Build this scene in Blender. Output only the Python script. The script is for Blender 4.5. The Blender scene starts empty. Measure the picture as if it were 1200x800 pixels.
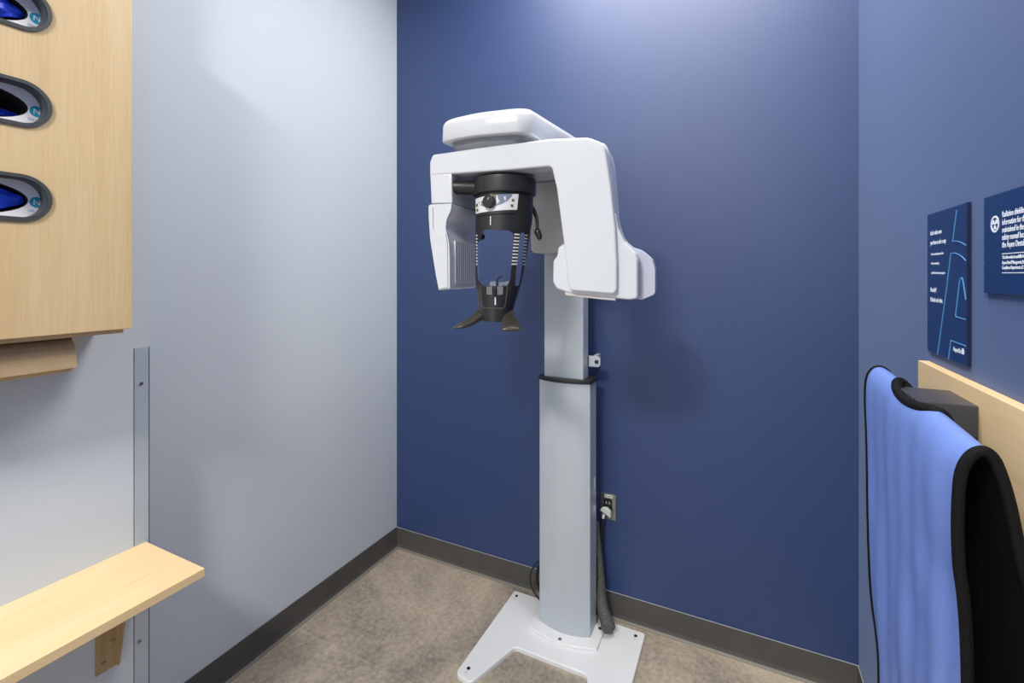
import bpy, bmesh, math, random
from mathutils import Vector, Matrix, noise
random.seed(7)
SC = bpy.context.scene
COL = SC.collection
PI = math.pi

# ------------------------------------------------------------------ camera, light, exposure
CAM = Vector((1.599, -1.908, 1.405))
YAW = math.radians(26.1)
FPX, PX, PY = 547.0, 600.0, 322.0
cd = bpy.data.cameras.new('camera')
cam = bpy.data.objects.new('camera', cd)
COL.objects.link(cam)
cam.location = CAM
cam.rotation_euler = (PI / 2, 0, YAW)
cd.sensor_fit = 'HORIZONTAL'
cd.sensor_width = 36.0
cd.lens = 36.0 * FPX / 1200.0
cd.shift_x = 0.0
cd.shift_y = -(400.0 - PY) / 1200.0
cd.clip_start = 0.02
SC.camera = cam

SC.view_settings.view_transform = 'Standard'
SC.view_settings.look = 'None'
SC.view_settings.exposure = 0.0
SC.view_settings.gamma = 1.0
SC.view_settings.use_curve_mapping = False

wd = bpy.data.worlds.new('world')
SC.world = wd
wd.use_nodes = True
wd.node_tree.nodes['Background'].inputs[0].default_value = (0.88, 0.94, 1.0, 1)
wd.node_tree.nodes['Background'].inputs[1].default_value = 1.25  # even fill, entering through the unwalled rear end

CEIL = 3.02
# (x, y, size x, size y, watts): the two ceiling light panels of the room
PANELS = [(1.30, -0.55, 1.20, 0.60, 33.0), (1.10, -3.10, 0.50, 0.50, 104.0)]
for (lx, ly, sx, sy, w) in PANELS:
    ld = bpy.data.lights.new('panel_light', 'AREA')
    ld.shape = 'RECTANGLE'
    ld.size, ld.size_y = sx - 0.04, sy - 0.04
    ld.energy = w
    ld.color = (1.0, 0.945, 0.86)
    lo = bpy.data.objects.new('panel_light', ld)
    lo.location = (lx, ly, CEIL - 0.03)
    COL.objects.link(lo)


# ------------------------------------------------------------------ helpers
def lin(r, g, b):
    def f(c):
        c /= 255.0
        return c / 12.92 if c <= 0.04045 else ((c + 0.055) / 1.055) ** 2.4
    return (f(r), f(g), f(b), 1.0)


def mat(name, rgb, rough=0.5, metal=0.0, spec=0.5, bump=None, mottle=None, coat=0.0, transmission=0.0, emit=0.0, ior=1.45, sheen=0.0):
    """bump=(scale, strength)   mottle=(scale, rgb2, amount)"""
    m = bpy.data.materials.new(name)
    m.use_nodes = True
    nt = m.node_tree
    p = nt.nodes['Principled BSDF']
    p.inputs['Base Color'].default_value = lin(*rgb)
    p.inputs['Roughness'].default_value = rough
    p.inputs['Metallic'].default_value = metal
    p.inputs['Specular IOR Level'].default_value = spec
    p.inputs['Coat Weight'].default_value = coat
    p.inputs['Coat Roughness'].default_value = 0.08
    p.inputs['Transmission Weight'].default_value = transmission
    p.inputs['IOR'].default_value = ior
    p.inputs['Sheen Weight'].default_value = sheen
    p.inputs['Sheen Tint'].default_value = (0.5, 0.66, 1.0, 1)
    if emit:
        p.inputs['Emission Color'].default_value = lin(*rgb)
        p.inputs['Emission Strength'].default_value = emit
    tc = nt.nodes.new('ShaderNodeTexCoord')
    n2 = nt.nodes.new('ShaderNodeTexNoise')
    n2.inputs['Scale'].default_value = mottle[0] if mottle else 6.0
    n2.inputs['Detail'].default_value = 4
    nt.links.new(tc.outputs['Object'], n2.inputs['Vector'])
    mix = nt.nodes.new('ShaderNodeMix')
    mix.data_type = 'RGBA'
    mix.inputs[6].default_value = lin(*rgb)
    mix.inputs[7].default_value = lin(*mottle[1]) if mottle else lin(*[min(255, c * 1.02 + 1) for c in rgb])
    ramp = nt.nodes.new('ShaderNodeMapRange')
    ramp.inputs['From Min'].default_value = 0.35
    ramp.inputs['From Max'].default_value = 0.7
    ramp.inputs['To Max'].default_value = mottle[2] if mottle else 0.5
    nt.links.new(n2.outputs['Fac'], ramp.inputs['Value'])
    nt.links.new(ramp.outputs['Result'], mix.inputs[0])
    nt.links.new(mix.outputs[2], p.inputs['Base Color'])
    if bump:
        nb = nt.nodes.new('ShaderNodeTexNoise')
        nb.inputs['Scale'].default_value = bump[0]
        nb.inputs['Detail'].default_value = 2
        nt.links.new(tc.outputs['Object'], nb.inputs['Vector'])
        b = nt.nodes.new('ShaderNodeBump')
        b.inputs['Strength'].default_value = bump[1]
        b.inputs['Distance'].default_value = 0.002
        nt.links.new(nb.outputs['Fac'], b.inputs['Height'])
        nt.links.new(b.outputs['Normal'], p.inputs['Normal'])
    return m


def wood(name, rgb_a, rgb_b, axis, rough=0.42):
    """fine straight grain running along `axis` (0,1,2)"""
    m = bpy.data.materials.new(name)
    m.use_nodes = True
    nt = m.node_tree
    p = nt.nodes['Principled BSDF']
    p.inputs['Roughness'].default_value = rough
    p.inputs['Specular IOR Level'].default_value = 0.35
    tc = nt.nodes.new('ShaderNodeTexCoord')
    mp = nt.nodes.new('ShaderNodeMapping')
    s = [140.0, 140.0, 140.0]
    s[axis] = 5.0
    mp.inputs['Scale'].default_value = s
    nt.links.new(tc.outputs['Object'], mp.inputs['Vector'])
    n = nt.nodes.new('ShaderNodeTexNoise')
    n.inputs['Scale'].default_value = 1.6
    n.inputs['Detail'].default_value = 6
    n.inputs['Distortion'].default_value = 0.6
    nt.links.new(mp.outputs['Vector'], n.inputs['Vector'])
    mp2 = nt.nodes.new('ShaderNodeMapping')
    s2 = [16.0, 16.0, 16.0]
    s2[axis] = 1.0
    mp2.inputs['Scale'].default_value = s2
    nt.links.new(tc.outputs['Object'], mp2.inputs['Vector'])
    nn = nt.nodes.new('ShaderNodeTexNoise')
    nn.inputs['Scale'].default_value = 1.3
    nt.links.new(mp2.outputs['Vector'], nn.inputs['Vector'])
    ad = nt.nodes.new('ShaderNodeMath')
    ad.operation = 'MULTIPLY_ADD'
    ad.inputs[1].default_value = 0.5
    nt.links.new(nn.outputs['Fac'], ad.inputs[0])
    hf = nt.nodes.new('ShaderNodeMath')
    hf.operation = 'MULTIPLY'
    hf.inputs[1].default_value = 0.5
    nt.links.new(n.outputs['Fac'], hf.inputs[0])
    nt.links.new(hf.outputs[0], ad.inputs[2])
    r = nt.nodes.new('ShaderNodeValToRGB')
    r.color_ramp.elements[0].position = 0.36
    r.color_ramp.elements[0].color = lin(*rgb_b)
    r.color_ramp.elements[1].position = 0.62
    r.color_ramp.elements[1].color = lin(*rgb_a)
    nt.links.new(ad.outputs[0], r.inputs['Fac'])
    nt.links.new(r.outputs['Color'], p.inputs['Base Color'])
    return m


WORLD = {}      # world location of each object (no rotations are used on parents)


def empty(name, loc, label=None, cat=None, group=None):
    o = bpy.data.objects.new(name, None)
    o.empty_display_size = 0.05
    COL.objects.link(o)
    o.location = loc
    WORLD[o.name] = Vector(loc)
    if label:
        tag(o, label, cat, group)
    return o


def tag(o, label, cat=None, group=None):
    o['label'] = label
    if cat:
        o['category'] = cat
    if group:
        o['group'] = group
    return o


def obj(name, bm, m, parent=None, smooth=35, wn=True, label=None):
    """bm in world coordinates -> one mesh object whose origin is its own bounding-box centre"""
    bmesh.ops.recalc_face_normals(bm, faces=bm.faces[:])
    lo = Vector([min(v.co[i] for v in bm.verts) for i in range(3)])
    hi = Vector([max(v.co[i] for v in bm.verts) for i in range(3)])
    c = (lo + hi) / 2
    if parent is None:
        c.z = lo.z
    bmesh.ops.translate(bm, verts=bm.verts[:], vec=-c)
    me = bpy.data.meshes.new(name)
    bm.to_mesh(me)
    bm.free()
    me.materials.append(m)
    if smooth:
        for p in me.polygons:
            p.use_smooth = True
        me.set_sharp_from_angle(angle=math.radians(smooth))
    o = bpy.data.objects.new(name, me)
    COL.objects.link(o)
    if parent is not None:
        o.parent = parent
        o.location = c - WORLD[parent.name]
    else:
        o.location = c
    WORLD[o.name] = c.copy()
    if smooth and wn:
        w = o.modifiers.new('wn', 'WEIGHTED_NORMAL')
        w.keep_sharp = True
    if label:
        o['label'] = label
    return o


def structure(name, bm, m, **k):
    o = obj(name, bm, m, **k)
    o['kind'] = 'structure'
    return o


def bevel(bm, edges, w, seg=3):
    if edges:
        bmesh.ops.bevel(bm, geom=list(edges), offset=w, offset_type='OFFSET', segments=seg, profile=0.5, affect='EDGES', clamp_overlap=True)


def box(bm, x0, x1, y0, y1, z0, z1, bv=0.0, seg=2):
    x0, x1 = sorted((x0, x1)); y0, y1 = sorted((y0, y1)); z0, z1 = sorted((z0, z1))
    vs = [bm.verts.new((x, y, z)) for z in (z0, z1) for y in (y0, y1) for x in (x0, x1)]
    fs = [bm.faces.new([vs[i] for i in q]) for q in ((0, 1, 3, 2), (4, 6, 7, 5), (0, 4, 5, 1), (2, 3, 7, 6), (0, 2, 6, 4), (1, 5, 7, 3))]
    if bv:
        es = set(e for f in fs for e in f.edges)
        bevel(bm, es, bv, seg)
    return bm


def B():
    return bmesh.new()


def bbox(*a, **k):
    return box(B(), *a, **k)


def fillet(pts, r, n=6):
    """round the corners of a closed 2D polygon; r is one radius or one per corner"""
    out = []
    N = len(pts)
    for i in range(N):
        p = Vector(pts[i]); a = Vector(pts[i - 1]); b = Vector(pts[(i + 1) % N])
        ri = r[i] if isinstance(r, (list, tuple)) else r
        da, db = (a - p), (b - p)
        la, lb = da.length, db.length
        if ri <= 0 or la < 1e-7 or lb < 1e-7:
            out.append(p); continue
        da /= la; db /= lb
        ang = math.acos(max(-1, min(1, da.dot(db))))
        if ang > PI - 0.03:
            out.append(p); continue
        d = min(ri / math.tan(ang / 2), la * 0.49, lb * 0.49)
        rr = d * math.tan(ang / 2)
        cdir = (da + db).normalized()
        c = p + cdir * (rr / math.sin(ang / 2))
        s, e = p + da * d - c, p + db * d - c
        a0 = math.atan2(s.y, s.x); a1 = math.atan2(e.y, e.x)
        dd = (a1 - a0 + PI) % (2 * PI) - PI
        for k in range(n + 1):
            t = a0 + dd * k / n
            out.append(c + Vector((math.cos(t), math.sin(t))) * rr)
    return out


def prism(bm, pts3, vec, bv=0.0, seg=3, both=True, bv_back=None):
    """extrude a closed 3D polygon along vec; bevel its two rims"""
    vec = Vector(vec)
    a = [bm.verts.new(p) for p in pts3]
    b = [bm.verts.new(Vector(p) + vec) for p in pts3]
    fa = bm.faces.new(a)
    fb = bm.faces.new(b)
    n = len(a)
    for i in range(n):
        bm.faces.new((a[i], a[(i + 1) % n], b[(i + 1) % n], b[i]))
    bmesh.ops.recalc_face_normals(bm, faces=bm.faces[:])
    ea, eb = list(fa.edges), list(fb.edges)
    if bv:
        bevel(bm, ea, bv, seg)
    if both and bv:
        bevel(bm, [e for e in eb if e.is_valid], bv_back or bv, seg)
    return bm


def zprism(pts2, z0, z1, bv=0.0, seg=3, both=False):
    """polygon in XY; the bevelled rim is the upper one"""
    return prism(B(), [(p[0], p[1], z1) for p in pts2], (0, 0, z0 - z1), bv, seg, both)


def xprism(pts2, x0, x1, bv=0.0, seg=2, both=False):
    """polygon in YZ; rim at x1 is bevelled, runs back to x0"""
    return prism(B(), [(x1, p[0], p[1]) for p in pts2], (x0 - x1, 0, 0), bv, seg, both)


def loft(bm, rings, cap=True, closed=True):
    vs = [[bm.verts.new(p) for p in r] for r in rings]
    n = len(vs[0])
    for a, b in zip(vs, vs[1:]):
        for i in range(n if closed else n - 1):
            j = (i + 1) % n
            bm.faces.new((a[i], a[j], b[j], b[i]))
    if cap:
        bm.faces.new(vs[0]); bm.faces.new(vs[-1])
    return bm


def catmull(pts, n=8):
    P = [Vector(p) for p in pts]
    P = [P[0] * 2 - P[1]] + P + [P[-1] * 2 - P[-2]]
    out = []
    for i in range(1, len(P) - 2):
        for k in range(n):
            t = k / n
            a, b, c, d = P[i - 1], P[i], P[i + 1], P[i + 2]
            out.append(0.5 * ((2 * b) + (c - a) * t + (2 * a - 5 * b + 4 * c - d) * t * t + (3 * b - a - 3 * c + d) * t ** 3))
    out.append(P[-2].copy())
    return out


def tube(bm, pts, r, seg=10, sx=1.0, cap=True, closed=False):
    """r: radius or list; a tube along pts with a parallel-transported frame"""
    P = [Vector(p) for p in pts]
    n = len(P)
    rings = []
    T0 = (P[1] - P[0]).normalized()
    ref = Vector((0, 0, 1)) if abs(T0.z) < 0.9 else Vector((1, 0, 0))
    N = (ref - T0 * ref.dot(T0)).normalized()
    for i in range(n):
        if closed:
            T = (P[(i + 1) % n] - P[i - 1]).normalized()
        else:
            T = (P[min(i + 1, n - 1)] - P[max(i - 1, 0)]).normalized()
        N = (N - T * N.dot(T)).normalized()
        Bn = T.cross(N)
        ri = r[i] if isinstance(r, (list, tuple)) else r
        rings.append([P[i] + (N * math.cos(2 * PI * k / seg) * sx + Bn * math.sin(2 * PI * k / seg)) * ri for k in range(seg)])
    if closed:
        rings.append(rings[0])
        vs = [[bm.verts.new(p) for p in q] for q in rings[:-1]]
        for a in range(n):
            b = (a + 1) % n
            for i in range(seg):
                j = (i + 1) % seg
                bm.faces.new((vs[a][i], vs[a][j], vs[b][j], vs[b][i]))
        return bm
    return loft(bm, rings, cap)


def disc(bm, c, axis, r, h, seg=24, bv=0.0, bseg=2):
    """cylinder with its base centre at c, rising along axis"""
    ax = Vector(axis).normalized()
    ref = Vector((0, 0, 1)) if abs(ax.z) < 0.9 else Vector((1, 0, 0))
    U = (ref - ax * ref.dot(ax)).normalized()
    V = ax.cross(U)
    c = Vector(c)
    pts = [c + ax * h + (U * math.cos(2 * PI * k / seg) + V * math.sin(2 * PI * k / seg)) * r for k in range(seg)]
    return prism(bm, pts, -ax * h, bv, bseg, both=False)


def screw(name, c, axis, r, parent, m, m2, h=0.003):
    s = obj(name, disc(B(), c, axis, r, h, 20, r * 0.3), m, parent)
    ax = Vector(axis).normalized()
    k = disc(B(), Vector(c) + ax * (h - 0.0008), axis, r * 0.38, 0.001, 6)
    obj('socket', k, m2, s)
    return s


def boolean(o, cutter_bms, op='DIFFERENCE'):
    """cut world-space bmeshes out of object o, applying the result to its mesh"""
    tmp = []
    w = WORLD[o.name]
    keep = [(m.name, m.type) for m in o.modifiers]
    for m in list(o.modifiers):
        o.modifiers.remove(m)
    for b in cutter_bms:
        bmesh.ops.recalc_face_normals(b, faces=b.faces[:])
        me = bpy.data.meshes.new('cut'); b.to_mesh(me); b.free()
        co = bpy.data.objects.new('cut', me); COL.objects.link(co); tmp.append(co)
        md = o.modifiers.new('b', 'BOOLEAN'); md.object = co; md.operation = op; md.solver = 'EXACT'
    bpy.context.view_layer.update()
    dg = bpy.context.evaluated_depsgraph_get()
    ne = bpy.data.meshes.new_from_object(o.evaluated_get(dg))
    for m in list(o.modifiers):
        o.modifiers.remove(m)
    old = o.data
    ne.name = old.name
    o.data = ne
    for co in tmp:
        md = co.data
        bpy.data.objects.remove(co); bpy.data.meshes.remove(md)
    for p in ne.polygons:
        p.use_smooth = True
    ne.set_sharp_from_angle(angle=math.radians(35))
    wnm = o.modifiers.new('wn', 'WEIGHTED_NORMAL'); wnm.keep_sharp = True


def text_bm(s, size, origin, ux, uy, depth=0.0004, align='LEFT', width=None):
    cu = bpy.data.curves.new('t', 'FONT')
    cu.body = s; cu.size = size; cu.extrude = depth / 2; cu.align_x = align
    o = bpy.data.objects.new('t', cu); COL.objects.link(o)
    bpy.context.view_layer.update()
    dg = bpy.context.evaluated_depsgraph_get()
    me = bpy.data.meshes.new_from_object(o.evaluated_get(dg))
    bm = B(); bm.from_mesh(me)
    bpy.data.objects.remove(o); bpy.data.curves.remove(cu); bpy.data.meshes.remove(me)
    ux, uy, origin = Vector(ux), Vector(uy), Vector(origin)
    un = ux.cross(uy)
    k = 1.0
    if width and width < 0:
        k = -width
    elif width:
        xs = [v.co.x for v in bm.verts]
        k = width / (max(xs) - min(xs))
    for v in bm.verts:
        v.co = origin + ux * v.co.x * k + uy * v.co.y + un * v.co.z
    return bm


def merge(bms):
    out = B()
    for b in bms:
        me = bpy.data.meshes.new('m'); b.to_mesh(me); b.free()
        out.from_mesh(me); bpy.data.meshes.remove(me)
    return out


CF = Vector((-math.sin(YAW), math.cos(YAW), 0))
CR = Vector((math.cos(YAW), math.sin(YAW), 0))


def ray(x, y):
    return CF + CR * ((x - PX) / FPX) - Vector((0, 0, 1)) * ((y - PY) / FPX)


def on_plane(x, y, p0, n):
    d = ray(x, y)
    t = (Vector(p0) - CAM).dot(n) / d.dot(n)
    return CAM + d * t


# ------------------------------------------------------------------ materials
M = {}
M['blue'] = mat('blue_wall_paint', (22, 52, 104), rough=0.54, spec=1.0, sheen=0.24, bump=(420, 0.22), mottle=(1.2, (20, 49, 100), 0.4))
M['grey'] = mat('grey_wall_paint', (196, 205, 215), rough=0.55, spec=0.3, bump=(420, 0.2), mottle=(1.5, (193, 202, 212), 0.4))
M['ceil'] = mat('white_ceiling_tile', (236, 236, 232), rough=0.9, spec=0.1, bump=(300, 0.3))
M['rubber'] = mat('dark_rubber_baseboard', (80, 78, 76), rough=0.6, spec=0.3, bump=(300, 0.15), mottle=(14, (86, 84, 80), 0.5))
M['toe'] = mat('worn_baseboard_toe', (122, 119, 110), rough=0.5, bump=(300, 0.15))
M['caulk'] = mat('pale_caulk', (150, 152, 156), rough=0.7)
M['white'] = mat('white_enamel', (206, 210, 215), rough=0.22, spec=0.5, coat=0.25)
M['base'] = mat('white_gloss_base', (224, 226, 228), rough=0.2, spec=0.5, coat=0.25)
M['white2'] = mat('white_satin_column', (182, 190, 198), rough=0.28, spec=0.5, coat=0.2)
M['warm'] = mat('warm_grey_plastic', (196, 192, 187), rough=0.45, bump=(900, 0.1))
M['pgrey'] = mat('pale_grey_plastic', (240, 243, 247), rough=0.6, bump=(900, 0.1))
M['pgrey2'] = mat('mid_grey_vent', (214, 220, 227), rough=0.5)
M['shell'] = mat('lilac_grey_shell', (186, 191, 205), rough=0.3, coat=0.15)
M['black'] = mat('black_plastic', (34, 35, 37), rough=0.38, spec=0.5, bump=(700, 0.12))
M['blackg'] = mat('charcoal_satin_plastic', (42, 42, 43), rough=0.34, spec=0.5, bump=(900, 0.1))
M['bronze'] = mat('dark_bronze_grip', (82, 75, 69), rough=0.32, spec=0.6, metal=0.5, bump=(900, 0.08))
M['rim'] = mat('charcoal_rim', (78, 78, 78), rough=0.3)
M['gap'] = mat('shaded_arm_underside', (128, 133, 141), rough=0.5)  # shade under the overhead arm, put into the colour
M['mark'] = mat('white_scale_print', (228, 228, 226), rough=0.5)
M['panel'] = mat('white_panel_film', (222, 224, 226), rough=0.3)
M['panelb'] = mat('blue_grey_panel_print', (120, 132, 152), rough=0.35)
M['yellow'] = mat('olive_button_print', (150, 140, 78), rough=0.4)
M['clear'] = mat('clear_acrylic', (236, 236, 242), rough=0.06, transmission=0.8, ior=1.47)
M['steel'] = mat('brushed_steel', (170, 168, 165), rough=0.3, metal=1.0, bump=(200, 0.05))
M['darksteel'] = mat('dark_steel', (60, 60, 62), rough=0.35, metal=0.8)
M['galv'] = mat('galvanised_guard', (178, 189, 200), rough=0.42, metal=0.12, spec=0.5, mottle=(25, (168, 180, 192), 0.6))
M['cord'] = mat('black_cord', (26, 26, 27), rough=0.5)
M['braid'] = mat('black_braided_sleeve', (22, 22, 23), rough=0.6, bump=(500, 0.9), mottle=(420, (120, 118, 116), 1.0))
M['plug'] = mat('pale_green_plug', (196, 208, 196), rough=0.35)
M['wood'] = wood('pale_oak_vertical', (206, 183, 144), (194, 169, 128), 2)
M['woody'] = wood('pale_maple_lengthwise', (224, 199, 157), (214, 187, 143), 1)
M['woodx'] = wood('tan_bracket', (178, 156, 116), (158, 136, 98), 2, 0.4)
M['kraft'] = mat('kraft_paper', (168, 147, 117), rough=0.85, spec=0.1, bump=(260, 0.35), mottle=(40, (158, 137, 108), 0.6))
M['gasket'] = mat('black_gasket', (58, 62, 66), rough=0.5, bump=(600, 0.15))
M['carton'] = mat('white_carton', (226, 226, 232), rough=0.55)
M['cartonp'] = mat('pale_blue_print', (180, 190, 214), rough=0.55)
M['dark'] = mat('carton_shade', (30, 27, 27), rough=0.8)  # near-black stands in for the shade inside the glove cartons
M['glove'] = mat('blue_nitrile', (34, 76, 224), rough=0.35, spec=0.5)
M['teal'] = mat('teal_print', (36, 150, 186), rough=0.5)
M['sign'] = mat('navy_acrylic_sign', (20, 50, 98), rough=0.2, spec=0.4)
M['signedge'] = mat('dark_acrylic_edge', (28, 34, 62), rough=0.12, spec=0.6)
M['signline'] = mat('sky_blue_print', (86, 150, 206), rough=0.5)
M['signtext'] = mat('pale_print', (214, 222, 236), rough=0.5)
M['peri'] = mat('periwinkle_vinyl', (110, 136, 208), rough=0.36, spec=0.45, bump=(160, 0.25), mottle=(9, (106, 132, 204), 0.5))
M['lining'] = mat('black_lining', (13, 13, 15), rough=0.7, spec=0.25, bump=(300, 0.4))
M['bind'] = mat('black_binding', (11, 11, 13), rough=0.7, spec=0.2, bump=(600, 0.6))
M['hook'] = mat('black_metal_bracket', (60, 61, 67), rough=0.35, spec=0.5, bump=(700, 0.15))
M['emit'] = mat('lamp_diffuser', (255, 250, 240), rough=0.6, emit=4.0)
M['lampframe'] = mat('white_lamp_frame', (235, 235, 235), rough=0.5)


def floor_mat():
    m = bpy.data.materials.new('stone_look_vinyl')
    m.use_nodes = True
    nt = m.node_tree
    p = nt.nodes['Principled BSDF']
    p.inputs['Roughness'].default_value = 0.5
    p.inputs['Specular IOR Level'].default_value = 0.35
    tc = nt.nodes.new('ShaderNodeTexCoord')
    n1 = nt.nodes.new('ShaderNodeTexNoise'); n1.inputs['Scale'].default_value = 1.7; n1.inputs['Detail'].default_value = 8; n1.inputs['Roughness'].default_value = 0.62; n1.inputs['Distortion'].default_value = 0.8
    n2 = nt.nodes.new('ShaderNodeTexNoise'); n2.inputs['Scale'].default_value = 60; n2.inputs['Detail'].default_value = 6; n2.inputs['Roughness'].default_value = 0.7
    nt.links.new(tc.outputs['Object'], n1.inputs['Vector']); nt.links.new(tc.outputs['Object'], n2.inputs['Vector'])
    ad = nt.nodes.new('ShaderNodeMath'); ad.operation = 'MULTIPLY_ADD'; ad.inputs[1].default_value = 0.42
    nt.links.new(n2.outputs['Fac'], ad.inputs[0])
    h = nt.nodes.new('ShaderNodeMath'); h.operation = 'MULTIPLY'; h.inputs[1].default_value = 0.6
    nt.links.new(n1.outputs['Fac'], h.inputs[0]); nt.links.new(h.outputs[0], ad.inputs[2])
    r = nt.nodes.new('ShaderNodeValToRGB')
    r.color_ramp.elements[0].position = 0.36; r.color_ramp.elements[0].color = lin(118, 112, 105)
    r.color_ramp.elements[1].position = 0.66; r.color_ramp.elements[1].color = lin(206, 191, 171)
    e = r.color_ramp.elements.new(0.5); e.color = lin(170, 158, 143)
    nt.links.new(ad.outputs[0], r.inputs['Fac'])
    br = nt.nodes.new('ShaderNodeTexBrick')
    br.offset = 0.5
    br.inputs['Color1'].default_value = (1, 1, 1, 1); br.inputs['Color2'].default_value = (0.84, 0.84, 0.84, 1); br.inputs['Mortar'].default_value = (0.72, 0.72, 0.72, 1)
    br.inputs['Scale'].default_value = 1.0
    br.inputs['Brick Width'].default_value = 0.61; br.inputs['Row Height'].default_value = 0.305
    br.inputs['Mortar Size'].default_value = 0.0012
    mp = nt.nodes.new('ShaderNodeMapping')
    mp.inputs['Location'].default_value = (0.12, 0.03, 0)
    nt.links.new(tc.outputs['Object'], mp.inputs['Vector'])
    nt.links.new(mp.outputs['Vector'], br.inputs['Vector'])
    mx = nt.nodes.new('ShaderNodeMix'); mx.data_type = 'RGBA'; mx.blend_type = 'MULTIPLY'; mx.inputs[0].default_value = 1.0
    nt.links.new(r.outputs['Color'], mx.inputs[6]); nt.links.new(br.outputs['Color'], mx.inputs[7])
    nt.links.new(mx.outputs[2], p.inputs['Base Color'])
    b = nt.nodes.new('ShaderNodeBump'); b.inputs['Strength'].default_value = 0.15; b.inputs['Distance'].default_value = 0.002
    nt.links.new(n2.outputs['Fac'], b.inputs['Height']); nt.links.new(b.outputs['Normal'], p.inputs['Normal'])
    return m


M['floor'] = floor_mat()

# ------------------------------------------------------------------ the room
RW = 1.953          # right wall
LW = 0.125          # face of the left partition that carries shelf and cabinet
PE = -1.19          # where that partition ends
YR = -3.60          # rear end; wall left out so world light fills the room
structure('floor', bbox(-0.12, RW + 0.1, YR - 0.1, 0.1, -0.08, 0), M['floor'], smooth=0)
structure('ceiling', bbox(-0.12, RW + 0.1, YR - 0.1, 0.1, CEIL, CEIL + 0.08), M['ceil'], smooth=0)
structure('wall_back', bbox(-0.12, RW + 0.1, 0, 0.1, 0, CEIL), M['blue'], smooth=0)
structure('wall_right', bbox(RW, RW + 0.1, YR, 0, 0, CEIL), M['blue'], smooth=0)
structure('wall_left', bbox(-0.12, 0, YR, 0, 0, CEIL), M['grey'], smooth=0)
structure('wall_partition', bbox(0, LW, YR, PE, 0, CEIL), M['grey'], smooth=0)


def cove(p0, p1, nrm):
    """rubber cove base with a small toe: profile swept from p0 to p1, nrm points into the room"""
    prof = [(0.0, 0.0), (0.016, 0.0), (0.016, 0.003), (0.011, 0.006), (0.007, 0.013), (0.0045, 0.024), (0.0035, 0.098), (0.002, 0.1016), (0.0, 0.1016)]
    nrm = Vector(nrm)
    r0 = [Vector(p0) + nrm * a + Vector((0, 0, z)) for a, z in prof]
    r1 = [Vector(p1) + nrm * a + Vector((0, 0, z)) for a, z in prof]
    return loft(B(), [r0, r1])


structure('baseboard_back', cove((0, 0, 0), (RW, 0, 0), (0, -1, 0)), M['rubber'], smooth=25)
structure('baseboard_left', cove((0, 0, 0), (0, PE, 0), (1, 0, 0)), M['rubber'], smooth=25)
structure('baseboard_right', cove((RW, 0, 0), (RW, YR, 0), (-1, 0, 0)), M['rubber'], smooth=25)
structure('baseboard_partition', cove((LW, PE, 0), (LW, YR, 0), (1, 0, 0)), M['rubber'], smooth=25)


def toe(p0, p1, nrm):
    nrm = Vector(nrm)
    prof = [(0.0, 0.0), (0.0185, 0.0), (0.0185, 0.002), (0.0125, 0.0072), (0.007, 0.0078), (0.0, 0.0078)]
    return loft(B(), [[Vector(p) + nrm * a + Vector((0, 0, z)) for a, z in prof] for p in (p0, p1)])


structure('trim_3', toe((0, 0, 0), (RW, 0, 0), (0, -1, 0)), M['toe'], smooth=25)
structure('trim_4', toe((0, 0, 0), (0, PE, 0), (1, 0, 0)), M['toe'], smooth=25)
tr = tube(B(), [(0, -0.002, 0.102), (RW, -0.002, 0.102)], 0.0017, 6)
structure('trim_1', tr, M['caulk'])
structure('trim_2', tube(B(), [(RW - 0.002, -0.002, 0.102), (RW - 0.002, -0.6, 0.102)], 0.0017, 6), M['caulk'])
for (lx, ly, sx, sy, w), nm in zip(PANELS, ('above the imaging machine', 'nearer the corridor, behind the viewpoint')):
    t = empty('ceiling_light', (lx, ly, CEIL), 'rectangular white ceiling light panel ' + nm, 'ceiling light', 'ceiling light panels')
    fr = B()
    for a in ((-1, 0), (1, 0), (0, -1), (0, 1)):
        if a[0]:
            box(fr, lx + a[0] * sx / 2, lx + a[0] * (sx / 2 + 0.02), ly - sy / 2 - 0.02, ly + sy / 2 + 0.02, CEIL - 0.018, CEIL)
        else:
            box(fr, lx - sx / 2, lx + sx / 2, ly + a[1] * sy / 2, ly + a[1] * (sy / 2 + 0.02), CEIL - 0.018, CEIL)
    obj('frame', fr, M['lampframe'], t, smooth=0)
    obj('diffuser', bbox(lx - sx / 2, lx + sx / 2, ly - sy / 2, ly + sy / 2, CEIL - 0.012, CEIL - 0.001), M['emit'], t, smooth=0)

# ------------------------------------------------------------------ the panoramic dental x-ray machine
MX = 0.983
mc = empty('dental_x_ray_machine', (MX, -0.29, 0),
           'white panoramic dental x-ray machine on a column before the blue wall', 'x-ray machine')

# base plate: wide back, two tapering front legs
bp = [(0.703, -0.054), (0.703, -0.53), (0.772, -0.545), (0.842, -0.335), (1.118, -0.335), (1.196, -0.545), (1.268, -0.53), (1.268, -0.054)]
bp = fillet(bp, [0.012, 0.022, 0.022, 0.02, 0.02, 0.022, 0.022, 0.012])
base = obj('base_plate', zprism(bp, 0.0, 0.016, 0.005), M['base'], mc)
for (x, y) in ((0.728, -0.085), (1.236, -0.085), (0.736, -0.495), (1.236, -0.495)):
    obj('bolt', disc(B(), (x, y, 0.0155), (0, 0, 1), 0.0065, 0.0022, 16, 0.001), M['darksteel'], base)
    obj('bolt', disc(B(), (x, y - 0.018, 0.0155), (0, 0, 1), 0.004, 0.0012, 12), M['white2'], base)


def bow(x0, x1, yside, yback, depth, n=18):
    pts = []
    for k in range(n + 1):
        t = k / n
        pts.append((x0 + (x1 - x0) * t, yside - depth * (1 - (2 * t - 1) ** 2)))
    return pts + [(x1, yback), (x0, yback)]


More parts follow.
